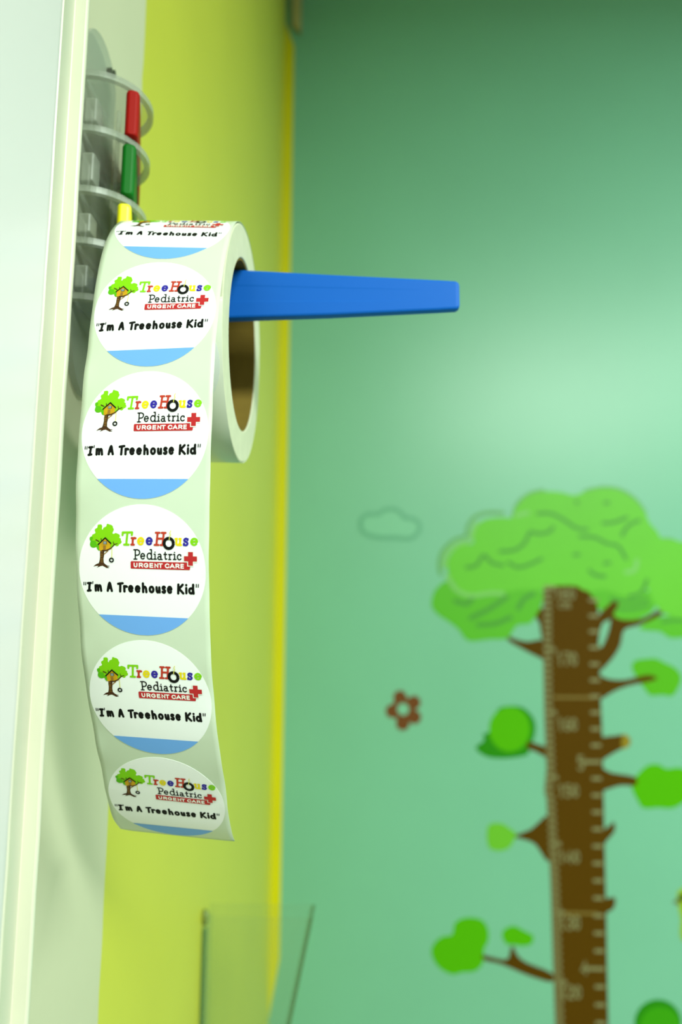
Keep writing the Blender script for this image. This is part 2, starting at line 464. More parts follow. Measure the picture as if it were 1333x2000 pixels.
_dr = np.concatenate([[0], np.cumsum(np.interp(_ss[1:], KA, TW2))*(.37/660)])
def surf_tail(s, u, h=0.0):
    s = np.asarray(s, float); u = np.asarray(u, float); h = np.asarray(h, float)
    on = s < S_ON
    P = np.where(on, s/RR, np.interp(s, _ss, _ph))
    Y = np.where(on, -RR*np.cos(s/RR), np.interp(s, _ss, _y))
    Z = np.where(on, -RR*np.sin(s/RR), np.interp(s, _ss, _z))
    T = np.sin(P)[..., None]*FW - np.cos(P)[..., None]*UP
    N = -np.cos(P)[..., None]*FW - np.sin(P)[..., None]*UP
    fade = np.clip((s+.13)/.04, 0, 1)
    A = AX + (np.interp(s, KA, TW1)*fade)[..., None]*N + (np.interp(s, KA, TW2A)*fade)[..., None]*T
    A = A/np.linalg.norm(A, axis=-1, keepdims=True)
    # small crinkles along the two free edges
    edge = np.clip((np.abs(u)-.021)/.0075, 0, 1)**2
    cr = edge*0.0005*np.sin(s*210+np.sign(u)*1.3)*np.sin(s*57+np.sign(u))*np.clip((s+.02)/.05, 0, 1)
    return C0 + Y[..., None]*FW + Z[..., None]*UP + (u+DU*np.clip((s+.09)/.06, 0, 1))[..., None]*A - np.interp(s, _ss, _dr)[..., None]*AX + (h+cr)[..., None]*N
def surf_roll(s, u, h=0.0):
    s = np.asarray(s, float); u = np.asarray(u, float); h = np.asarray(h, float)
    a = s/RR; R_ = RR-0.0003+h
    return C0 - (R_*np.cos(a))[..., None]*FW - (R_*np.sin(a))[..., None]*UP + u[..., None]*AX
RO = tuple(np.round(C0, 4))
roll = thing('sticker_roll', 'roll of round white logo stickers hung on the blue arm, its tail hanging down', 'sticker roll', RO)

def cyl_ring(r0_, r1_, u0_, u1_, n=96):
    k = MB(); rings = []
    for i in range(n+1):
        a = 2*PI*i/n
        e = -math.cos(a)*FW - math.sin(a)*UP
        rings.append([tuple(C0+e*r+AX*u) for r, u in ((r0_, u0_), (r1_, u0_), (r1_, u1_), (r0_, u1_))])
    v = [p for r in rings[:-1] for p in r]; f = []
    for i in range(n):
        for j in range(4):
            f.append((4*i+j, 4*i+(j+1) % 4, 4*((i+1) % n)+(j+1) % 4, 4*((i+1) % n)+j))
    k.add(v, f); return k
body = cyl_ring(0.0443, RR-0.0006, -SW/2+0.0004, SW/2).link('wound_paper', M_ROLLSIDE, roll, RO, bevel=0.0006)
cyl_ring(0.0432, 0.0442, -SW/2+0.001, SW/2-0.0006).link('core', M_CARD, roll, RO)
# faint edges of the wound layers on the open face of the roll
for rr_, sm in ((0.0478, 1.5), (0.0531, 4.0)):
    pass

def sheet(fn, s0, s1, u0, u1, ns, nu, th, end=None):
    k = MB(); v = []
    for side in (0, 1):
        for i in range(ns+1):
            for j in range(nu+1):
                u = u0+(u1-u0)*j/nu; s = s0+(s1-s0)*i/ns
                if end and i > ns*0.9: s += end(u)*(i-ns*0.9)/(ns*0.1)
                v.append((s, u, th*side))
    A = np.array(v); P = fn(A[:, 0], A[:, 1], A[:, 2])
    f = []; W_ = nu+1; L = (ns+1)*W_
    for i in range(ns):
        for j in range(nu):
            a = i*W_+j
            f.append((L+a, L+a+W_, L+a+W_+1, L+a+1)); f.append((a, a+1, a+W_+1, a+W_))
    for i in range(ns):
        for j in (0, nu):
            a = i*W_+j; f.append((a, a+W_, L+a+W_, L+a))
    for j in range(nu):
        for i in (0, ns):
            a = i*W_+j; f.append((a, a+1, L+a+1, L+a))
    k.add([tuple(p) for p in P], f); return k
s_end = S1+4*PITCHS+SD/2+0.0012
sheet(surf_tail, -0.175, s_end, -SW/2, SW/2, 230, 24, 0.00010).link('liner_tail', M_TAIL, roll, RO, smooth=True)
# outermost layer still wound on, seen at the right of the tail
sheet(surf_roll, 0.000, 0.26, -SW/2+0.0004, SW/2-0.0001, 150, 4, 0.00010).link('outer_layer', M_LINER, roll, RO, smooth=True)

# ------------------------------------------------------------------ printed art, in millimetres on a 54.5 mm sticker
KX, KY = 0.2224, 0.2243
def q7(p): return [((230+x/7.406-286.5)*KX, -(740+y/7.406-848.5)*KY) for x, y in p]
def q8(p): return [((170+x/14.81-286.5)*KX, -(755+y/14.81-848.5)*KY) for x, y in p]
def q3(p): return [((140+x/4.443-286.5)*KX, -(720+y/4.443-848.5)*KY) for x, y in p]

class Art:
    """flat ink shapes that are then laid on the curved sticker"""
    def __init__(s): s.v = []; s.f = []; s.i = 0
    def raw(s, V, F, lift):
        n = len(s.v); s.i += 1
        s.v += [(x, y, lift+0.0000012*s.i) for x, y in V]; s.f += [tuple(a+n for a in q) for q in F]
    def stroke(s, pts, wd, lift, caps=True, w_end=None):
        V, F = ribbon(pts, wd, caps, w_end); s.raw(V, F, lift)
    def fill(s, poly, lift, lim=2.6):
        poly = ccw(poly)
        bm = bmesh.new()
        vs = [bm.verts.new((x, y, 0)) for x, y in poly]
        for a, b, c in tess(poly):
            try: bm.faces.new((vs[a], vs[b], vs[c]))
            except ValueError: pass
        for _ in range(6):
            ed = [e for e in bm.edges if e.calc_length() > lim]
            if not ed: break
            bmesh.ops.subdivide_edges(bm, edges=ed, cuts=1)
            bmesh.ops.triangulate(bm, faces=[f for f in bm.faces if len(f.verts) > 3])
        bm.verts.index_update()
        s.raw([(v.co.x, v.co.y) for v in bm.verts], [tuple(v.index for v in f.verts) for f in bm.faces], lift)
        bm.free()
    def disc(s, cx, cy, rx, ry, lift, n=24, lim=2.6):
        s.fill([(cx+rx*math.cos(2*PI*i/n), cy+ry*math.sin(2*PI*i/n)) for i in range(n)], lift, lim)
    def lay(s, name, m, parent, fn, sk):
        A = np.array(s.v)
        P = fn(sk-A[:, 1]*1e-3, A[:, 0]*1e-3, A[:, 2])
        o = link(name, [tuple(p) for p in P], s.f, m, parent, RO)
        bm = bmesh.new(); bm.from_mesh(o.data)
        bm.normal_update()
        bm.to_mesh(o.data); bm.free()
        return o

# glyphs as strokes in a unit box
def G_slab(ch):
    e = [arc(.5, .5, .45, .46, 0, 318, 16), [(.07, .5), (.95, .52)]]
    return {
     'T': [[(.5, .97), (.5, .03)], [(.02, .96), (.98, .98)], [(.03, .96), (.03, .76)], [(.97, .98), (.97, .78)], [(.28, .02), (.74, .02)]],
     'r': [[(.32, .95), (.32, .03)], [(.04, .95), (.32, .95)], [(.02, .03), (.62, .03)], [(.32, .62), (.45, .85), (.66, .97), (.95, .93)]],
     'e': e,
     'H': [[(.2, .98), (.2, .02)], [(.82, .98), (.82, .02)], [(.2, .52), (.82, .52)], [(.02, .98), (.40, .98)], [(.62, .98), (1, .98)], [(.02, .02), (.40, .02)], [(.62, .02), (1, .02)]],
     'u': [[(.0, .96), (.2, .96), (.2, .32), (.28, .1), (.46, .03), (.66, .1), (.8, .3)], [(.62, .96), (.8, .96), (.8, .03), (1, .03)]],
     's': [smoothpoly([(.9, .92), (.88, .80), (.7, .94), (.45, .97), (.18, .86), (.16, .68), (.4, .55), (.7, .46), (.9, .30), (.8, .10), (.5, .03), (.25, .07), (.1, .2), (.08, .05)], 4, False)],
     'P': [[(.25, .98), (.25, .02)], [(.02, .98), (.25, .98)], smoothpoly([(.25, .98), (.62, .98), (.9, .86), (.95, .70), (.85, .52), (.6, .43), (.25, .44)], 4, False), [(.02, .02), (.5, .02)]],
     'd': [arc(.42, .32, .38, .31, 0, 360, 16), [(.55, .98), (.78, .98), (.78, .02), (1, .02)]],
     'i': [[(.1, .68), (.5, .68), (.5, .02)], [(.05, .02), (.95, .02)], [(.45, .95), (.5, .95)]],
     'a': [smoothpoly([(.15, .9), (.4, .99), (.65, .92), (.74, .7)], 4, False), [(.74, .7), (.74, .05), (1, .02)], arc(.4, .28, .34, .27, 0, 360, 14)],
     't': [[(.45, .98), (.45, .2), (.58, .04), (.95, .08)], [(.05, .70), (.92, .70)]],
     'c': [arc(.52, .5, .45, .47, 50, 318, 14), [(.83, .9), (.83, .7)]],
    }[ch]
def G_hand(ch):
    return {
     '"': [[(.1, 1), (.04, 0)], [(.96, 1), (.84, 0)]],
     "'": [[(.6, 1), (.4, 0)]],
     'I': [[(.12, .96), (.98, .99)], [(.62, .98), (.40, .03)], [(.02, 0), (.82, .05)]],
     'm': [[(.06, .95), (.06, 0)], smoothpoly([(.06, .55), (.2, .9), (.38, .95), (.48, .75), (.49, .35)], 4, False), [(.49, .4), (.49, .05)], smoothpoly([(.49, .5), (.62, .88), (.82, .95), (.92, .7), (.96, .3)], 4, False), [(.96, .35), (1, 0)]],
     'A': [smoothpoly([(.0, .0), (.2, .55), (.42, .97), (.6, .97), (.78, .5), (.98, .0)], 4, False), [(.2, .36), (.84, .38)]],
     'T': [[(.0, .92), (.5, .97), (1, 1)], [(.48, .95), (.40, .0)]],
     'r': [[(.12, .98), (.15, 0)], smoothpoly([(.15, .5), (.35, .85), (.62, .97), (.98, .88)], 4, False)],
     'e': [[(.1, .5), (.93, .57)] , arc(.5, .5, .45, .48, 10, 318, 16)],
     'h': [[(.08, 1), (.1, 0)], smoothpoly([(.1, .3), (.32, .58), (.62, .6), (.84, .42), (.92, .0)], 4, False)],
     'o': [arc(.5, .5, .45, .47, 80, 440, 18)],
     'u': [smoothpoly([(.06, .97), (.08, .4), (.25, .06), (.55, .04), (.82, .3), (.92, .95)], 4, False), [(.92, .9), (.97, .02)]],
     's': [smoothpoly([(.88, .86), (.62, .97), (.3, .94), (.14, .76), (.32, .58), (.68, .46), (.9, .27), (.72, .06), (.4, .03), (.06, .14)], 4, False)],
     'K': [[(.12, 1), (.06, 0)], [(.9, 1), (.14, .46)], smoothpoly([(.14, .5), (.5, .35), (.98, .02)], 4, False)],
     'i': [[(.5, .62), (.5, 0)], [(.55, .97), (.5, .93)]],
     'd': [arc(.45, .3, .4, .29, 20, 380, 16), [(.9, 1), (.86, .5), (.96, .0)]],
    }[ch]
def G_sans(ch):
    return {
     'U': [[(.1, 1), (.1, .35), (.22, .1), (.5, .0), (.78, .1), (.9, .35), (.9, 1)]],
     'R': [[(.1, 0), (.1, 1), (.65, 1), (.88, .9), (.9, .68), (.75, .48), (.1, .46)], [(.55, .46), (.95, 0)]],
     'G': [smoothpoly([(.92, .78), (.75, .96), (.45, 1), (.15, .8), (.05, .5), (.15, .18), (.45, 0), (.75, .04), (.93, .2)], 3, False), [(.93, .2), (.93, .46), (.58, .46)]],
     'E': [[(.92, 1), (.1, 1), (.1, 0), (.95, 0)], [(.1, .52), (.86, .52)]],
     'N': [[(.1, 0), (.1, 1), (.9, 0), (.9, 1)]],
     'T': [[(.0, 1), (1, 1)], [(.5, 1), (.5, 0)]],
     'C': [smoothpoly([(.93, .75), (.75, .96), (.45, 1), (.15, .8), (.05, .5), (.15, .18), (.45, 0), (.75, .04), (.95, .25)], 3, False)],
     'A': [[(.0, 0), (.5, 1), (1, 0)], [(.22, .3), (.78, .3)]],
    }[ch]
def put(art, strokes, box, wd, lift, skew=0.0):
    (x0, y0), (x1, y1) = box
    h = wd/2
    x0 += h; x1 -= h; y0 += h; y1 -= h
    for s in strokes:
        art.stroke([(x0+(x1-x0)*x+skew*(y-.5)*(y1-y0), y0+(y1-y0)*y) for x, y in s], wd, lift)

L1, L2, L3, L4, L5 = 0.00027, 0.00035, 0.00043, 0.00053, 0.00063
def box7(x0, x1, ytop, ybot):
    a = q7([(x0, ybot), (x1, ytop)]); return a
def box3(x0, x1, ytop, ybot):
    a = q3([(x0, ybot), (x1, ytop)]); return a

def make_sticker(fn, sk, parts='all'):
    rad = SD*1000/2
    a = Art()
    # paper disc, finely divided, with a cut edge
    n = 72; rows = 11
    V = [(0, 0)]
    for k in range(1, rows+1):
        V += [(rad*k/rows*math.cos(2*PI*i/n), rad*k/rows*math.sin(2*PI*i/n)) for i in range(n)]
    F = [(0, 1+i, 1+(i+1) % n) for i in range(n)]
    for k in range(rows-1):
        for i in range(n):
            p, q = 1+k*n+i, 1+k*n+(i+1) % n
            F.append((p, p+n, q+n, q))
    zlist = [(x, y, 0.00020) for x, y in V]
    b0 = len(V)
    rim = [(rad*math.cos(2*PI*i/n), rad*math.sin(2*PI*i/n), 0.00002) for i in range(n)]
    a.v = zlist + rim; a.f = F
    last = 1+(rows-1)*n
    a.f += [(last+i, b0+i, b0+(i+1) % n, last+(i+1) % n) for i in range(n)]
    st = a.lay('sticker', M_STICK, roll, fn, sk)
    # blue segment
    yb = (848.5-933.5)*KY
    def strip_seg(y):
        hw = math.sqrt(max(0, rad*rad-y*y))*0.9985
        return hw
    a = Art(); V = []; F = []; nr, nc = 10, 16
    for i in range(nr+1):
        y = yb+(-rad*0.9985-yb)*(1-(1-i/nr)**1.6) if i < nr else -rad*0.9985
        hw = strip_seg(y)
        V += [(-hw+2*hw*j/nc, y) for j in range(nc+1)]
    for i in range(nr):
        for j in range(nc):
            p = i*(nc+1)+j; F.append((p, p+nc+1, p+nc+2, p+1))
    a.raw(V, F, L1); a.lay('blue_band', M_SKY, st, fn, sk)
    # slogan
    a = Art()
    hw = 1.02
    for ch, x0, x1, yt, ybm in (('"', 139, 166, 676, 706), ('I', 166, 216, 674, 760), ("'", 214, 230, 668, 694), ('m', 233, 304, 690, 757), ('A', 341, 398, 670, 755), ('T', 434, 494, 668, 757),
                               ('r', 483, 530, 690, 756), ('e', 527, 579, 688, 755), ('e', 586, 640, 688, 755), ('h', 646, 700, 664, 755), ('o', 705, 760, 688, 755), ('u', 764, 812, 690, 754),
                               ('s', 815, 860, 684, 755), ('e', 862, 914, 684, 754), ('K', 947, 1014, 664, 756), ('i', 1016, 1042, 664, 752), ('d', 1042, 1102, 662, 753), ('"', 1109, 1137, 664, 695)):
        w_ = hw*0.40 if ch in '"\'' else hw
        if ch == 'i': w_ = hw*0.95
        put(a, G_hand(ch), box3(x0, x1, yt, ybm), w_, L1)
    a.lay('slogan_lettering', M_BLACK, st, fn, sk)
    if parts != 'all': return st
    # tree crown
    crown = [(470, 160), (520, 145), (580, 150), (600, 200), (590, 260), (615, 285), (640, 230), (715, 195), (730, 140), (760, 122), (800, 140), (850, 150), (900, 185), (915, 240), (935, 270), (920, 320), (895, 375), (930, 395),
             (985, 372), (1050, 390), (1100, 420), (1105, 470), (1090, 495), (1135, 520), (1135, 560), (1158, 605), (1140, 650), (1085, 680), (1060, 720), (1010, 730), (960, 710), (900, 760), (850, 770), (700, 780), (520, 860), (470, 840), (440, 800), (450, 770), (400, 775), (340, 785), (280, 765), (240, 710), (255, 650), (265, 610), (235, 550), (245, 495), (300, 470), (310, 430), (370, 400), (405, 370), (385, 315), (395, 270), (450, 240), (465, 200)]
    a = Art(); a.fill(smoothpoly(q8(crown), 3), L1); cr = a.lay('tree_crown', M_LIME, st, fn, sk)
    a = Art()
    for pl in ([(250, 500), (300, 480), (330, 520), (300, 580), (265, 600), (240, 560)], [(265, 610), (330, 590), (410, 610), (430, 690), (400, 760), (340, 780), (285, 765), (245, 705)], [(430, 700), (500, 690), (510, 850), (470, 835), (445, 790)]):
        a.fill(smoothpoly(q8(pl), 3), L2)
    a.lay('leaf_shade', M_LEAF, st, fn, sk)
    # trunk, roots, boughs
    a = Art()
    trunk = [(540, 850), (655, 850), (652, 960), (630, 1080), (635, 1190), (690, 1240), (740, 1268), (810, 1275), (770, 1295), (725, 1290), (770, 1315), (805, 1328), (720, 1335), (660, 1305), (600, 1275), (540, 1285), (490, 1310), (425, 1330), (460, 1300), (480, 1280), (400, 1285), (325, 1308), (370, 1265), (420, 1230), (490, 1205), (515, 1130), (530, 1040), (530, 940)]
    a.fill(q8(trunk), L1)
    a.stroke(q8([(610, 855), (720, 850), (800, 815), (860, 780), (920, 715), (960, 680), (1040, 655)]), 0.62, L3, True, 0.25)
    a.stroke(q8([(950, 690), (930, 650), (920, 605)]), 0.35, L3, True, 0.18)
    a.stroke(q8([(420, 565), (505, 605)]), 0.42, L3)
    a.stroke(q8([(570, 525), (580, 575)]), 0.3, L3)
    a.lay('tree_trunk', M_BARK, st, fn, sk)
    a = Art()
    a.stroke(q8([(650, 955), (760, 865)]), 0.36, L2)
    for i, y in enumerate((890, 945, 980, 1025, 1075, 1115, 1165)):
        a.stroke(q8([(552, y), (608, y+4)]), 0.24, L3)
    a.lay('ladder_rungs', M_WOODD, st, fn, sk)
    # the little house
    a = Art(); a.fill(q8([(510, 690), (690, 520), (840, 655), (830, 800), (870, 770), (870, 800), (800, 835), (640, 860), (515, 855)]), L3); a.lay('treehouse_wall', M_WOOD, st, fn, sk)
    a = Art(); a.stroke(q8([(490, 688), (560, 625), (690, 508), (760, 575), (850, 652)]), 0.52, L4); a.lay('treehouse_roof', M_BLACK, st, fn, sk)
    a = Art(); a.fill(q8([(630, 598), (738, 598), (738, 682), (630, 682)]), L4); a.lay('window_frame', mat_dark, st, fn, sk)
    a = Art()
    for pl in ([(648, 610), (682, 608), (680, 640), (646, 640)], [(690, 608), (724, 608), (722, 640), (688, 640)], [(646, 646), (680, 646), (678, 674), (644, 674)], [(688, 646), (722, 646), (720, 674), (686, 674)]): a.fill(q8(pl), L5)
    a.lay('window_pane', M_PANE, st, fn, sk)
    a = Art(); a.fill(q8([(632, 712), (708, 712), (704, 822), (628, 822)]), L4); a.lay('treehouse_door', M_WOODD, st, fn, sk)
    # tyre swing
    a = Art(); a.stroke(q8([(878, 800), (870, 1045)]), 0.26, L2); a.lay('swing_rope', M_ROPE, st, fn, sk)
    a = Art(); a.stroke(q8(arc(862, 1110, 54, 50, 0, 360, 26)), 0.56, L3, False); a.lay('swing_tyre', M_BLACK, st, fn, sk)
    # TreeHouse in coloured slab letters
    ws = 0.88
    for ch, x0, x1, yt, ybm, m in (('T', 126, 296, 266, 470, M_LIME), ('r', 260, 352, 342, 468, M_BRICK), ('e', 353, 465, 340, 462, M_INKY), ('e', 476, 584, 338, 460, M_NAVY), ('H', 598, 768, 266, 466, M_BRICK),
                               ('u', 882, 1000, 344, 460, M_INKY), ('s', 1002, 1092, 340, 462, M_NAVY), ('e', 1104, 1224, 338, 456, M_LIME)):
        a = Art(); put(a, G_slab(ch), box7(x0, x1, yt, ybm), ws, L2, 0.10 if ch in 'THu' else 0.04); a.lay('title_letter', m, st, fn, sk)
    a = Art(); a.stroke(q7(arc(807, 424, 65, 68, 0, 360, 32)), 1.24, L3, False); a.lay('tyre_letter', M_BLACK, st, fn, sk)
    a = Art(); a.stroke(q7([(836, 255), (824, 285), (836, 310), (818, 340), (816, 372)]), 0.30, L5); a.lay('rope_mark', M_ROPE, st, fn, sk)
    # Pediatric
    a = Art()
    for ch, x0, x1, yt, ybm in (('P', 300, 406, 508, 656), ('e', 398, 476, 556, 652), ('d', 488, 588, 502, 652), ('i', 586, 640, 532, 650), ('a', 640, 722, 562, 652), ('t', 728, 790, 534, 650), ('r', 796, 862, 560, 650), ('i', 862, 918, 530, 648), ('c', 916, 996, 560, 650)):
        put(a, G_slab(ch), box7(x0, x1, yt, ybm), 0.50, L2)
    a.lay('middle_lettering', M_BLACK, st, fn, sk)
    # red banner, lettering, cross with its white surround
    a = Art()
    a.fill(q7([(272, 674), (1062, 676), (1066, 712), (1110, 712), (1104, 770), (1094, 776), (270, 776), (262, 768), (262, 686)]), L2)
    a.lay('banner', M_RED, st, fn, sk)
    a = Art()
    for ch, x0, x1 in (('U', 300, 366), ('R', 374, 444), ('G', 446, 520), ('E', 528, 590), ('N', 598, 664), ('T', 660, 722), ('C', 748, 820), ('A', 820, 892), ('R', 896, 964), ('E', 968, 1024)):
        put(a, G_sans(ch), box7(x0, x1, 694, 758), 0.46, L3)
    a.lay('banner_lettering', M_INKW, st, fn, sk)
    cx, cy = 1114, 624
    def cross(w_, l_): return [(cx-w_, cy-l_), (cx+w_, cy-l_), (cx+w_, cy-w_), (cx+l_, cy-w_), (cx+l_, cy+w_), (cx+w_, cy+w_), (cx+w_, cy+l_), (cx-w_, cy+l_), (cx-w_, cy+w_), (cx-l_, cy+w_), (cx-l_, cy-w_), (cx-w_, cy-w_)]
    a = Art(); a.fill(q7(cross(47, 103)), L3); a.lay('cross_border', M_INKW, st, fn, sk)
    a = Art(); a.fill(q7(cross(34, 91)), L4); a.lay('cross', M_RED, st, fn, sk)
    return st
mat_dark = mat('window_frame_ink', (60, 58, 40), 0.4)
for k in range(5, -1, -1):
    make_sticker(surf_tail, S1+(k-1)*PITCHS)
make_sticker(surf_roll, 0.0295, 'plain')

# ------------------------------------------------------------------ vinyl decals on the green wall (outlines in millimetres on the wall: across, up)
CANOPY = [(284.6,1841.1),(291.2,1857.1),(307.4,1869.9),(328.1,1873.2),(328.4,1889.2),(336.7,1905.4),(352.9,1914.5),(378.5,1916.7),(392.8,1916.7),(401.3,1934.6),(421.1,1954.1),(446.8,1960.6),(475.5,1959.3),(497.6,1954.0),(516.9,1960.5),(545.8,1966.4),(574.2,1962.1),(598.7,1945.9),(613.4,1924.8),(620.3,1907.2),(632.1,1892.7),(637.1,1870.4),(623.3,1819.8),(609.6,1797.8),(593.4,1785.2),(568.7,1787.6),(541.1,1796.9),(519.2,1794.3),(503.7,1797.4),(494.6,1803.0),(453.9,1802.9),(444.3,1796.6),(406.7,1797.1),(381.4,1793.3),(353.2,1793.8),(324.7,1789.0),(305.9,1793.6),(293.6,1809.4),(285.9,1825.2)]
CANOPY_RIM = [[(273.2,1822.0),(271.3,1841.1),(278.6,1861.9),(298.0,1879.6),(316.6,1885.4),(319.1,1898.9),(330.6,1916.7),(353.2,1924.8),(378.7,1924.2)],[(396.1,1921.6),(404.7,1941.1),(424.3,1956.7),(446.9,1962.2)],[(517.0,1961.2),(545.9,1967.0),(574.3,1963.1),(598.8,1946.8),(613.4,1924.8)],[(634.5,1880.0),(654.8,1879.3),(672.8,1867.3)]]
CANOPY_LIGHT = [[(284.9,1818.9),(293.4,1801.5),(309.0,1789.9),(327.8,1786.8),(353.1,1790.6),(375.1,1790.1)],[(279.7,1834.7),(284.9,1857.1),(302.6,1871.5),(322.8,1878.0),(326.9,1892.5),(334.2,1907.0)],[(576.9,1825.9),(591.1,1829.1),(596.0,1844.9)],[(400.9,1920.0),(420.1,1924.8)]]
CANOPY_LINES = [[(436.0,1923.2),(458.2,1923.2),(480.0,1911.9),(498.5,1899.0),(517.4,1896.5)],[(504.2,1884.6),(529.4,1883.0),(547.8,1873.5),(566.5,1868.7),(578.0,1848.1)],[(372.2,1859.8),(396.0,1862.1),(412.2,1873.3),(420.6,1889.3)],[(422.3,1892.6),(438.0,1889.4),(454.0,1892.6),(460.6,1900.6)],[(316.2,1833.2),(332.1,1836.4),(345.1,1853.4),(357.5,1841.3),(376.3,1836.5)],[(385.9,1841.3),(401.5,1833.4),(423.7,1839.8),(439.7,1847.8)],[(573.6,1886.3),(583.9,1902.3),(603.3,1912.0)],[(517.6,1829.0),(526.6,1821.1),(542.2,1818.9)],[(543.1,1907.1),(562.1,1908.7),(583.0,1916.8)],[(500.3,1942.7),(503.4,1941.7)],[(547.8,1941.0),(554.2,1941.7)],[(493.5,1854.3),(501.4,1854.9)],[(543.1,1840.1),(551.0,1841.7)],[(581.1,1786.7),(600.1,1793.0),(610.5,1813.4)]]
LOBE_RIGHT = [(612.6,1851.3),(624.7,1873.6),(634.6,1881.6),(654.9,1880.0),(673.3,1875.2),(716.3,1864.2),(738.6,1826.3),(729.4,1782.6),(700.0,1757.6),(665.8,1751.9),(635.3,1758.9),(620.8,1775.9),(610.1,1807.2)]
LOBE_LEFT = [(258.4,1780.9),(264.9,1796.7),(284.1,1810.9),(306.0,1796.8),(353.2,1796.9),(406.7,1800.3),(438.0,1797.2),(438.8,1775.3),(427.2,1753.4),(417.4,1741.5),(398.6,1739.3),(390.6,1731.5),(379.3,1717.5),(351.3,1715.8),(316.9,1713.2),(301.6,1731.1),(286.2,1743.4),(267.5,1755.8),(258.2,1768.3)]
LOBE_LEFT_LINES = [[(296.2,1777.9),(315.0,1773.2),(324.6,1781.1)],[(320.8,1749.8),(352.5,1765.6),(381.2,1784.5)],[(333.1,1739.0),(361.2,1741.3),(386.5,1751.7)],[(399.4,1765.7),(409.3,1781.4),(425.2,1790.3)]]
LOBE_LOW = [(519.3,1797.5),(615.7,1794.7),(620.3,1766.6),(594.6,1749.5),(566.7,1747.2),(551.6,1756.4),(545.9,1766.3),(531.8,1763.2),(524.9,1781.8)]
LOBE_FAR = [(593.9,1735.5),(622.6,1752.7),(665.9,1754.4),(708.8,1751.5),(688.7,1725.2),(663.8,1720.5),(642.3,1719.8),(627.5,1729.5),(609.1,1731.0)]
LOBE_LOW_LINES = [[(561.4,1766.4),(586.2,1766.5),(611.4,1772.8)],[(549.8,1781.9),(580.6,1777.4),(608.8,1782.1)],[(631.4,1745.0),(653.2,1748.2),(665.4,1746.7)]]
TRUNK = [(441.7,1806.7),(530.1,1806.9),(527.3,1707.5),(526.9,1626.5),(527.1,1578.6),(524.5,1469.0),(521.9,1362.2),(520.7,1302.5),(518.1,1214.5),(516.3,1142.6),(514.4,1086.1),(434.9,1084.5),(436.3,1141.1),(436.4,1249.5),(436.7,1346.0),(435.7,1406.5),(434.7,1467.9),(431.9,1479.5),(436.4,1514.7),(435.9,1593.7),(437.1,1674.3)]
BRANCHES = [[(382.5,1720.6),(394.8,1716.0),(413.4,1712.4),(439.8,1714.4),(438.7,1683.1),(434.2,1685.5),(409.8,1697.7),(382.3,1713.5)],[(425.7,1755.9),(441.6,1765.9),(439.8,1713.2),(435.4,1722.4),(433.0,1742.5)],[(526.0,1704.4),(531.3,1703.9),(538.9,1716.8),(546.0,1735.3),(548.9,1750.2),(553.2,1757.0),(557.6,1751.5),(572.9,1747.8),(600.9,1750.4),(626.3,1763.5),(631.2,1756.7),(594.1,1740.2),(569.7,1732.3),(562.3,1707.7),(548.3,1686.2),(529.6,1667.2),(524.4,1667.8)],[(525.0,1750.7),(531.6,1758.5),(543.0,1769.4),(555.9,1779.4),(562.5,1775.1),(558.3,1766.4),(548.9,1750.2),(537.1,1743.9),(531.3,1732.2),(528.1,1716.7),(523.2,1710.6)],[(524.1,1661.7),(530.1,1658.1),(543.6,1653.3),(568.1,1652.9),(602.2,1660.7),(618.7,1655.7),(604.6,1650.1),(573.8,1643.9),(548.9,1634.6),(529.4,1623.1),(522.3,1622.4)],[(409.1,1554.8),(424.0,1551.0),(440.5,1544.7),(440.0,1530.0),(420.3,1539.6),(407.1,1544.3)],[(521.2,1559.1),(544.9,1565.2),(561.6,1566.9),(570.3,1560.5),(568.1,1550.7),(547.0,1540.8),(524.8,1527.6),(519.7,1526.0)],[(520.9,1514.7),(538.8,1508.4),(574.9,1502.4),(574.9,1489.6),(551.1,1489.3),(524.3,1481.0),(519.3,1480.3)],[(383.1,1411.1),(409.8,1422.5),(438.5,1441.8),(436.1,1374.1),(415.6,1398.9),(399.4,1405.9)],[(518.1,1417.5),(530.0,1427.7),(539.2,1434.2),(539.2,1420.9),(529.8,1409.8),(520.6,1401.8)],[(515.1,1317.4),(534.8,1322.9),(532.4,1307.6),(524.1,1302.2),(515.2,1299.0)],[(330.1,1236.5),(364.9,1230.4),(371.8,1245.6),(376.1,1250.3),(382.8,1236.8),(397.0,1226.5),(433.5,1213.0),(433.0,1200.1),(396.5,1209.3),(358.2,1223.7),(331.9,1229.3)]]
STUB_TIP = [(558.3,1566.6),(563.3,1567.3),(570.6,1561.2),(568.4,1550.1),(556.6,1545.8)]
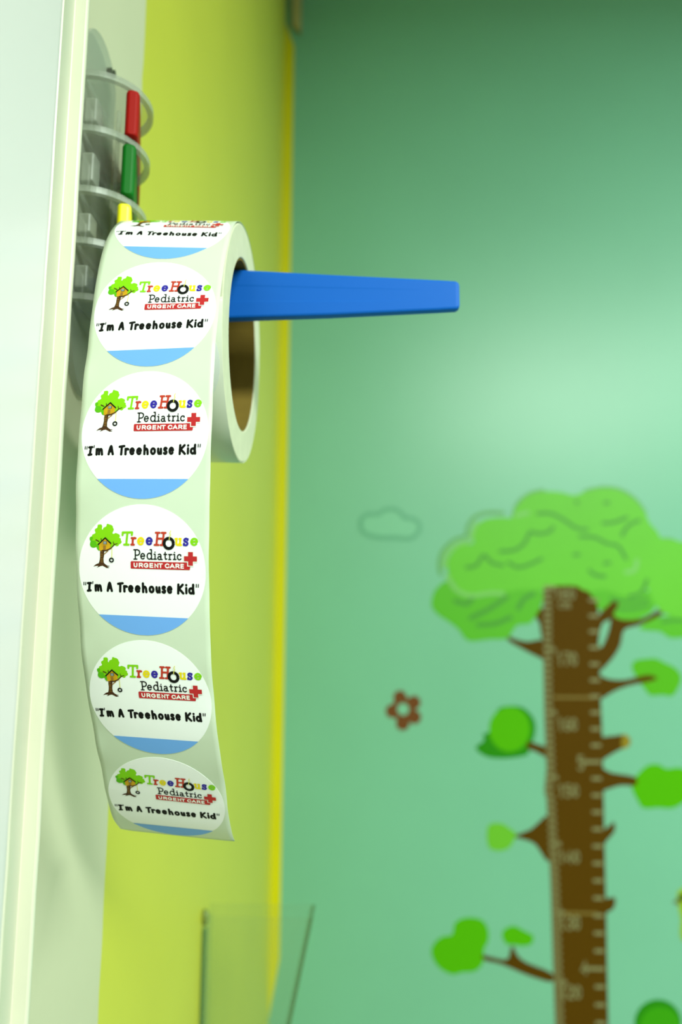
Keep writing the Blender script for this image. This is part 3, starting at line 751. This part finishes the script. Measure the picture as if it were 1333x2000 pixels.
CLUMPS = [('green leaf clump on the branch below the canopy',[(578.8,1671.2),(585.0,1683.4),(606.6,1686.6),(618.9,1686.6),(630.8,1680.6),(648.6,1671.6),(656.8,1656.5),(649.7,1638.4),(639.9,1627.8),(624.8,1629.2),(606.5,1628.4),(597.9,1638.0),(588.0,1653.0)],2),('dark',[(324.9,1545.2),(338.6,1556.1),(337.1,1565.9),(347.3,1570.0),(358.0,1593.1),(365.2,1608.0),(395.6,1609.9),(412.2,1600.1),(421.1,1583.7),(419.4,1564.0),(410.4,1544.4),(406.7,1534.6),(379.8,1529.5),(353.0,1529.2),(336.4,1533.9)],0),('bright round leaf clump over a darker one',[(412.5,1574.4),(411.4,1566.6),(408.7,1559.2),(404.7,1552.6),(399.3,1547.0),(393.1,1542.8),(386.1,1540.2),(378.9,1539.3),(371.6,1540.1),(364.8,1542.6),(358.8,1546.6),(353.8,1552.1),(350.0,1558.7),(347.8,1566.1),(347.2,1573.8),(348.2,1581.7),(350.8,1589.1),(354.9,1595.8),(360.2,1601.4),(366.5,1605.7),(373.5,1608.3),(380.8,1609.3),(388.1,1608.5),(394.9,1605.9),(401.0,1601.8),(406.0,1596.2),(409.7,1589.6),(411.9,1582.2)],1),('large octagonal bright green leaf clump',[(569.5,1494.3),(580.1,1507.2),(595.7,1520.3),(612.3,1522.0),(625.1,1515.7),(645.0,1517.5),(656.2,1511.2),(659.7,1488.9),(651.9,1468.1),(631.5,1456.1),(608.6,1456.5),(585.6,1455.6),(576.4,1468.8),(570.5,1481.5)],1),('pale green small leaf clump at a thorn-shaped branch',[(340.4,1421.6),(347.2,1429.6),(363.8,1429.8),(376.8,1422.1),(386.5,1414.3),(382.9,1406.4),(374.3,1393.7),(359.4,1388.8),(344.6,1391.7),(339.9,1402.7)],3),('lobed leaf clump at the end of the lowest left branch',[(250.1,1240.6),(256.8,1254.4),(268.3,1262.2),(283.0,1265.5),(286.6,1280.8),(298.1,1288.6),(314.5,1290.4),(330.6,1286.1),(338.5,1272.4),(338.1,1257.2),(331.3,1245.0),(331.0,1232.9),(327.6,1222.2),(316.1,1213.0),(296.6,1211.2),(283.7,1207.9),(267.6,1213.7),(256.4,1224.0)],1),('small leaf clump on the fork of the lowest branch',[(359.4,1266.7),(366.1,1275.9),(379.2,1279.2),(392.0,1273.3),(401.6,1268.9),(407.9,1264.4),(404.3,1253.8),(391.3,1250.5),(378.4,1251.8),(365.5,1253.1)],1),('dark',[(625.8,1146.2),(624.5,1138.9),(621.5,1131.9),(617.0,1125.7),(611.1,1120.4),(604.2,1116.4),(596.7,1113.9),(588.8,1112.9),(581.1,1113.6),(573.8,1115.8),(567.4,1119.6),(562.1,1124.6),(558.2,1130.7),(556.0,1137.6),(555.5,1144.8),(556.7,1152.1),(559.7,1159.1),(564.2,1165.4),(570.1,1170.7),(577.0,1174.8),(584.6,1177.4),(592.5,1178.4),(600.4,1177.7),(607.7,1175.4),(614.1,1171.6),(619.4,1166.5),(623.2,1160.3),(625.4,1153.4)],0),('round dark green leaf clump at the bottom',[(624.0,1140.5),(622.8,1134.1),(620.2,1128.1),(616.3,1122.7),(611.2,1118.1),(605.2,1114.6),(598.6,1112.4),(591.8,1111.6),(585.1,1112.1),(578.7,1114.1),(573.1,1117.3),(568.6,1121.7),(565.2,1127.0),(563.3,1133.0),(562.8,1139.3),(563.9,1145.6),(566.5,1151.7),(570.5,1157.2),(575.6,1161.8),(581.6,1165.3),(588.2,1167.5),(595.0,1168.4),(601.8,1167.8),(608.2,1165.8),(613.8,1162.5),(618.4,1158.1),(621.7,1152.7),(623.6,1146.8)],4)]
CLOUD = [(140.6,1903.3),(141.5,1912.4),(147.1,1918.9),(156.7,1922.2),(169.6,1921.8),(174.8,1925.5),(178.7,1928.1),(185.1,1929.9),(191.6,1930.7),(198.0,1929.9),(203.8,1927.4),(208.3,1923.5),(211.4,1919.6),(215.3,1915.7),(223.6,1915.1),(230.0,1913.5),(234.5,1910.5),(238.3,1905.3),(238.8,1895.6),(233.6,1887.9),(225.9,1882.1),(211.8,1881.1),(196.4,1882.7),(177.2,1882.4),(160.5,1885.2),(149.0,1889.1),(142.5,1895.5)]
FLOWER_C = (209.7,1603.9)
PETALS = [(204.8,1622.5),(227.1,1614.5),(227.7,1591.6),(208.7,1581.4),(192.3,1600.6)]
BIRD_HEAD = [(653.3,1326.7),(652.4,1322.8),(650.6,1319.3),(647.8,1316.4),(644.4,1314.6),(640.8,1313.9),(637.2,1314.5),(634.0,1316.2),(631.6,1319.0),(630.2,1322.5),(629.8,1326.4),(630.6,1330.3),(632.5,1333.8),(635.3,1336.7),(638.7,1338.5),(642.3,1339.2),(645.9,1338.6),(649.1,1336.9),(651.5,1334.1),(652.9,1330.6)]
BIRD_EYE = [(643.0,1324.3),(642.3,1322.1),(640.7,1320.2),(638.4,1319.2),(636.0,1319.2),(633.9,1320.1),(632.5,1321.9),(632.0,1324.2),(632.7,1326.4),(634.4,1328.3),(636.6,1329.3),(639.0,1329.4),(641.2,1328.4),(642.6,1326.6)]
BIRD_BEAK = [(622.2,1316.6),(634.5,1326.4),(635.3,1313.1)]
BIRD_BODY = [(630.8,1316.0),(646.6,1319.2),(660.7,1297.2),(658.4,1260.5),(638.9,1258.7),(631.2,1271.0),(634.1,1293.1)]
def on_wall(h):
    return lambda p: (p[0]/1000.0, YB-0.00015-h/1000.0, p[1]/1000.0)
class Vinyl:
    def __init__(s): s.k = MB(); s.i = 0
    def slab(s, poly, h0, h1, sm=0):
        if sm: poly = smoothpoly(poly, sm)
        s.i += 1
        s.k.prism(poly, on_wall(h0), on_wall(h1+s.i*0.002))
    def line(s, pts, wd, h0, h1):
        if len(pts) > 2: pts = smoothpoly(pts, 4, False)
        s.i += 1
        P = [np.array(p, float) for p in pts]; n = len(P); L = []; R_ = []
        for i in range(n):
            d = P[min(i+1, n-1)]-P[max(i-1, 0)]; d = d/np.linalg.norm(d); m = np.array([-d[1], d[0]])
            L.append(P[i]+m*wd/2); R_.append(P[i]-m*wd/2)
        d = P[-1]-P[-2]; d = d/np.linalg.norm(d); m = np.array([-d[1], d[0]])
        c1 = [P[-1]+(m*math.cos(a)+d*math.sin(a))*wd/2 for a in (PI/4, PI/2, 3*PI/4)]
        d = P[0]-P[1]; d = d/np.linalg.norm(d); m = np.array([-d[1], d[0]])
        c0 = [P[0]+(m*math.cos(a)+d*math.sin(a))*wd/2 for a in (PI/4, PI/2, 3*PI/4)]
        poly = [tuple(x) for x in L+c1+R_[::-1]+c0]
        s.k.prism(poly, on_wall(h0), on_wall(h1+s.i*0.002))
    def done(s, name, m, parent=None, origin=(0, 0, 0)):
        return s.k.link(name, m, parent, origin)
GO = (0.475, YB, 1.20)
chart = thing('growth_chart_decal', 'tree-shaped height chart decal with a brown ruler trunk on the green wall', 'wall decal', GO)
def V1(name, m, polys, h0, h1, sm=0, parent=chart, label=None, origin=GO):
    v = Vinyl()
    for p in polys: v.slab(p, h0, h1, sm)
    o = v.done(name, m, parent, origin)
    if label: o['label'] = label
    return o
def V2(name, m, lines, wd, h0, h1, parent=chart, origin=GO):
    v = Vinyl()
    for p in lines: v.line(p, wd, h0, h1)
    return v.done(name, m, parent, origin)
TRUNK = [p if p[1] > 1090 else (p[0], 640.0) for p in TRUNK]
trunk = V1('trunk', M_TRUNK, [TRUNK], 0, 0.20)
for q in BRANCHES: V1('branch', M_TRUNK, [q], 0.0, 0.26, 3)
V1('broken_branch_tip', M_STUB, [STUB_TIP], 0.20, 0.36, 2)
V1('canopy_lobe', M_LOBE, [LOBE_LOW], 0, 0.23, 3)
V2('canopy_lines', M_CANL, LOBE_LOW_LINES, 5.0, 0.2, 0.29)
V1('canopy_lobe', M_LOBE, [LOBE_FAR], 0, 0.23, 3)
lb = V1('canopy_lobe', M_LOBE, [LOBE_LEFT], 0, 0.30, 3)
V2('canopy_lines', M_CANL, LOBE_LEFT_LINES, 7.0, 0.25, 0.36)
V1('canopy_lobe', M_CAN, [LOBE_RIGHT], 0, 0.40, 3)
for q in CANOPY_RIM: V2('canopy_outline', M_CANO, [q], 6.0, 0.0, 0.34)
for q in CANOPY_LIGHT: V2('canopy_rim', M_CANR, [q], 7.0, 0.2, 0.52)
V1('canopy', M_CAN, [CANOPY], 0.0, 0.46, 3)
V2('canopy_lines', M_CANL, CANOPY_LINES, 5.5, 0.4, 0.56)
mm = [M_CLUMPD, M_CLUMPB, M_CLUMPM, M_CLUMPP, mat('deep_green_vinyl', (56, 152, 8), 0.5, 0.15)]
for lab, poly, c in CLUMPS:
    over = 'round' in lab
    V1('leaf_clump', mm[c], [poly], 0.0, 0.40 if over else 0.22, 3, label=('dark green leaf clump' if lab == 'dark' else lab))
# centimetre scale down the left side of the trunk, inch marks down the right side
_LE = sorted([(p[1], p[0]) for p in TRUNK if p[0] < 470.0])
def xl(z): return float(np.interp(z, [p[0] for p in _LE], [p[1] for p in _LE]))
def xr(z): return 519.0+(z-1345.0)*(529.0-519.0)/(1705.0-1345.0)
v = Vinyl()
for cm in range(84, 181):
    z = cm*10.0+0.6
    x0 = xl(z)+0.3; L_ = 19.0 if cm % 10 == 0 else 13.0
    hh = 2.8 if cm % 10 == 0 else 2.4
    v.slab([(x0, z-hh), (x0+L_, z-hh), (x0+L_, z+hh), (x0, z+hh)], 0.15, 0.27)
v.done('centimetre_scale', M_TICK, chart, GO)
for inch in range(33, 71):
    z = inch*25.4+(2.0 if inch > 66 else 0.8)
    x1 = xr(z)-1.0; L_ = 30.0 if inch % 12 == 0 else 15.5
    v = Vinyl()
    v.slab([(x1-L_, z-2.5), (x1, z-2.5), (x1, z+2.5), (x1-L_, z+2.5)], 0.15, 0.28)
    v.done('foot_mark' if inch % 12 == 0 else 'inch_mark', M_TICK, chart, GO)
DIG = {
 '0': [arc(.5, .5, .36, .46, 0, 360, 16)], '1': [[(.2, .78), (.55, 1), (.55, 0)]],
 '2': [smoothpoly([(.1, .75), (.3, .98), (.7, .95), (.86, .72), (.6, .4), (.1, .02)], 3, False), [(.1, .02), (.92, .02)]],
 '3': [smoothpoly([(.1, .9), (.5, 1), (.85, .78), (.45, .54)], 3, False), smoothpoly([(.45, .54), (.9, .3), (.5, 0), (.08, .12)], 3, False)],
 '4': [[(.7, 0), (.7, 1), (.05, .3), (.95, .3)]], '9': [arc(.5, .7, .36, .28, 0, 360, 12), [(.86, .7), (.8, .3), (.5, 0)]],
 '5': [[(.85, 1), (.2, 1), (.15, .55)], smoothpoly([(.15, .55), (.55, .64), (.9, .35), (.55, 0), (.08, .1)], 3, False)],
 '6': [smoothpoly([(.8, .95), (.4, .85), (.12, .4), (.3, .04), (.7, .02), (.9, .3), (.6, .55), (.18, .4)], 3, False)],
 '7': [[(.08, 1), (.92, 1), (.4, 0)]], '8': [arc(.5, .74, .32, .25, 0, 360, 12), arc(.5, .25, .38, .25, 0, 360, 12)],
 'c': [arc(.5, .5, .42, .46, 50, 310, 10)], 'm': [[(.05, 0), (.05, 1)], smoothpoly([(.05, .6), (.28, 1), (.5, .6), (.5, 0)], 3, False), smoothpoly([(.5, .6), (.75, 1), (.95, .6), (.95, 0)], 3, False)],
}
def numeral(text, x0, x1, z1, z0, wd, name='numeral'):
    k = MB(); n = len(text); cw = (x1-x0)/n; i = 0
    for j, ch in enumerate(text):
        for s in DIG[ch]:
            pts = [(x0+cw*(j+.08+.84*x), z0+(z1-z0)*y) for x, y in s]
            V, F = ribbon(pts, wd); i += 1
            k.add([(x/1000, YB-0.00015-(0.30+0.002*i)/1000, z/1000) for x, z in V], F)
    o = link(name, k.v, k.f, M_TICK, chart, GO)
    o['label'] = ('white "%s" on the ruler trunk' % text) if name == 'numeral' else 'small white cm mark under the top numeral'
for t, a, b_, c_, d_ in (('180', 456.4, 491.6, 1798.3, 1781.7), ('170', 455.9, 490.6, 1694.8, 1675.5), ('160', 452.9, 486.4, 1591.5, 1573.5), ('150', 450.0, 484.6, 1489.1, 1471.6), ('140', 447.9, 482.1, 1389.9, 1373.0),
                        ('130', 445.1, 478.8, 1295.4, 1275.9), ('120', 442.9, 476.3, 1195.1, 1177.6), ('5', 483.1, 494.4, 1533.2, 1512.9), ('4', 476.1, 487.0, 1229.7, 1212.5)):
    numeral(t, a+2.0, b_+2.0, c_, d_, 3.0)
numeral('110', 440.9, 474.3, 1097.0, 1079.5, 3.1)
numeral('100', 439.9, 473.3, 997.0, 979.5, 3.1)
numeral('90', 445.9, 468.3, 897.0, 879.5, 3.1)
numeral('cm', 463.9, 484.4, 1775.8, 1766.7, 2.0, 'unit_mark')
# the joins between the printed lengths of trunk
V1('sheet_join', M_SEAM, [[(xl(1624)+16, 1622.3), (xr(1624)-10, 1622.3), (xr(1624)-10, 1626.5), (xl(1624)+16, 1626.5)], [(xl(1299)+16, 1297.2), (xr(1299)-10, 1297.2), (xr(1299)-10, 1301.2), (xl(1299)+16, 1301.2)]], 0.1, 0.25)
# cloud, flower and bird decals
def wpt(p): return (p[0]/1000.0, YB, p[1]/1000.0)
CO = wpt(CLOUD[0])
cloud = thing('cloud_decal', 'small cloud decal with a teal outline on the green wall left of the canopy', 'wall decal', CO)
V1('cloud_fill', M_CLOUDI, [CLOUD], 0, 0.16, 2, cloud, None, CO)
def closed_line(name, pts, wd, m, parent, org, h):
    P = [np.array(p) for p in smoothpoly(pts, 3)]; n = len(P); V = []
    for i in range(n):
        d = P[(i+1) % n]-P[i-1]; d = d/np.linalg.norm(d); q = np.array([-d[1], d[0]])
        for a, hh in ((wd/2, 0), (wd/2, h), (-wd/2, h), (-wd/2, 0)):
            V.append(on_wall(hh)(P[i]+q*a))
    F = []
    for i in range(n):
        for j in range(4):
            F.append((4*i+j, 4*i+(j+1) % 4, 4*((i+1) % n)+(j+1) % 4, 4*((i+1) % n)+j))
    k = MB(); k.add(V, F); return k.link(name, m, parent, org)
closed_line('cloud_outline', CLOUD, 7.6, M_CLOUD, cloud, CO, 0.26)
FO = wpt(FLOWER_C)
k = MB()
fp = []
fc = np.array(FLOWER_C)
outer = []; inner = []
pa = [math.atan2(p[1]-fc[1], p[0]-fc[0]) for p in PETALS]
for i in range(80):
    t = 2*PI*i/80
    r_ = 0
    for p in PETALS:
        v_ = np.array(p)-fc; D_ = np.linalg.norm(v_); a0 = math.atan2(v_[1], v_[0])
        da = t-a0; disc = 11.0**2-(D_*math.sin(da))**2
        if disc > 0 and math.cos(da) > 0: r_ = max(r_, D_*math.cos(da)+math.sqrt(disc))
    r_ = max(r_, 18.5)
    outer.append(fc+np.array([math.cos(t), math.sin(t)])*r_); inner.append(fc+np.array([math.cos(t), math.sin(t)])*9.6)
V = []; F = []
for a, b_ in zip(outer, inner): V += [on_wall(0)(a), on_wall(.25)(a), on_wall(.25)(b_), on_wall(0)(b_)]
for i in range(80):
    for j in range(4): F.append((4*i+j, 4*i+(j+1) % 4, 4*((i+1) % 80)+(j+1) % 4, 4*((i+1) % 80)+j))
k.add(V, F)
tag(k.link('flower_decal', M_FLOWER, None, FO), 'small brown-red five-petalled flower decal with an open centre on the green wall', 'wall decal')
BO = wpt(BIRD_HEAD[0])
bird = thing('bird_decal', 'yellow-green bird decal cut off by the right edge of the photo', 'wall decal', BO)
V1('body', M_BIRDY, [BIRD_BODY], 0, 0.2, 2, bird, None, BO)
V1('head', M_BIRDY, [BIRD_HEAD], 0, 0.26, 0, bird, None, BO)
V1('beak', mat('brown_beak_vinyl', (96, 100, 40), 0.5), [BIRD_BEAK], 0, 0.22, 0, bird, None, BO)
V1('eye', M_BIRDD, [BIRD_EYE], 0.1, 0.34, 0, bird, None, BO)

# ------------------------------------------------------------------ clear acrylic pocket low on the yellow wall
AO = (0.0, 0.726, 1.20)
pk = thing('acrylic_pocket', 'clear acrylic leaflet holder with a slanted front, low on the yellow wall', 'leaflet holder', AO)
Y0, Y1, ZT, ZB = 0.711, 0.742, 1.480, 1.16
XT, XBm = 0.0985, 0.030
def side(y, name):
    k = MB()
    pol = [(0.0012, ZB), (XBm, ZB), (XT, ZT), (0.0012, ZT)]
    k.prism(pol, lambda p: (p[0], y, p[1]), lambda p: (p[0], y+0.003, p[1]))
    o = k.link(name, M_ACRYL, pk, AO)
    k = MB()
    k.loft([[(XBm-0.0016, y-0.0002, ZB), (XBm+0.0016, y-0.0002, ZB), (XBm+0.0016, y+0.0032, ZB), (XBm-0.0016, y+0.0032, ZB)], [(XT-0.0016, y-0.0002, ZT), (XT+0.0016, y-0.0002, ZT), (XT+0.0016, y+0.0032, ZT), (XT-0.0016, y+0.0032, ZT)]])
    k.link('cut_edge', M_ACRYLE, o, AO)
    return o
side(Y0, 'side_panel'); side(Y1, 'side_panel')
k = MB(); k.box((0.0010, Y0+0.0031, ZB), (0.0030, Y1-0.0001, ZT-0.008)); bp_ = k.link('back_panel', M_ACRYL, pk, AO)
k = MB(); k.box((0.0010, Y0-0.0012, ZB), (0.0045, Y0+0.0042, ZT-0.010)); k.link('cut_edge', M_ACRYLE, bp_, AO, bevel=0.0006)
k = MB(); k.loft([[(XBm-0.003, y, ZB), (XBm, y, ZB), (XT, y, ZT), (XT-0.003, y, ZT)] for y in (Y0+0.0033, Y1-0.0003)]); k.link('front_panel', M_ACRYL, pk, AO)
k = MB(); k.box((0.0032, Y0+0.0033, ZB), (XBm-0.004, Y1-0.0003, ZB+0.003)); k.link('bottom_panel', M_ACRYL, pk, AO)
k = MB()
k.loft([[(0.0008+0.0045*math.sin(a), Y0+0.003+r_*math.cos(t), ZT-0.001+1.6*r_*math.sin(t)) for t in [2*PI*i/16 for i in range(16)]] for a, r_ in ((0.0, 0.0042), (0.8, 0.0040), (1.4, 0.0022))])
k.link('fixing_screw', mat('cloudy_screw_cap', (120, 135, 70), 0.4), pk, AO, smooth=True)
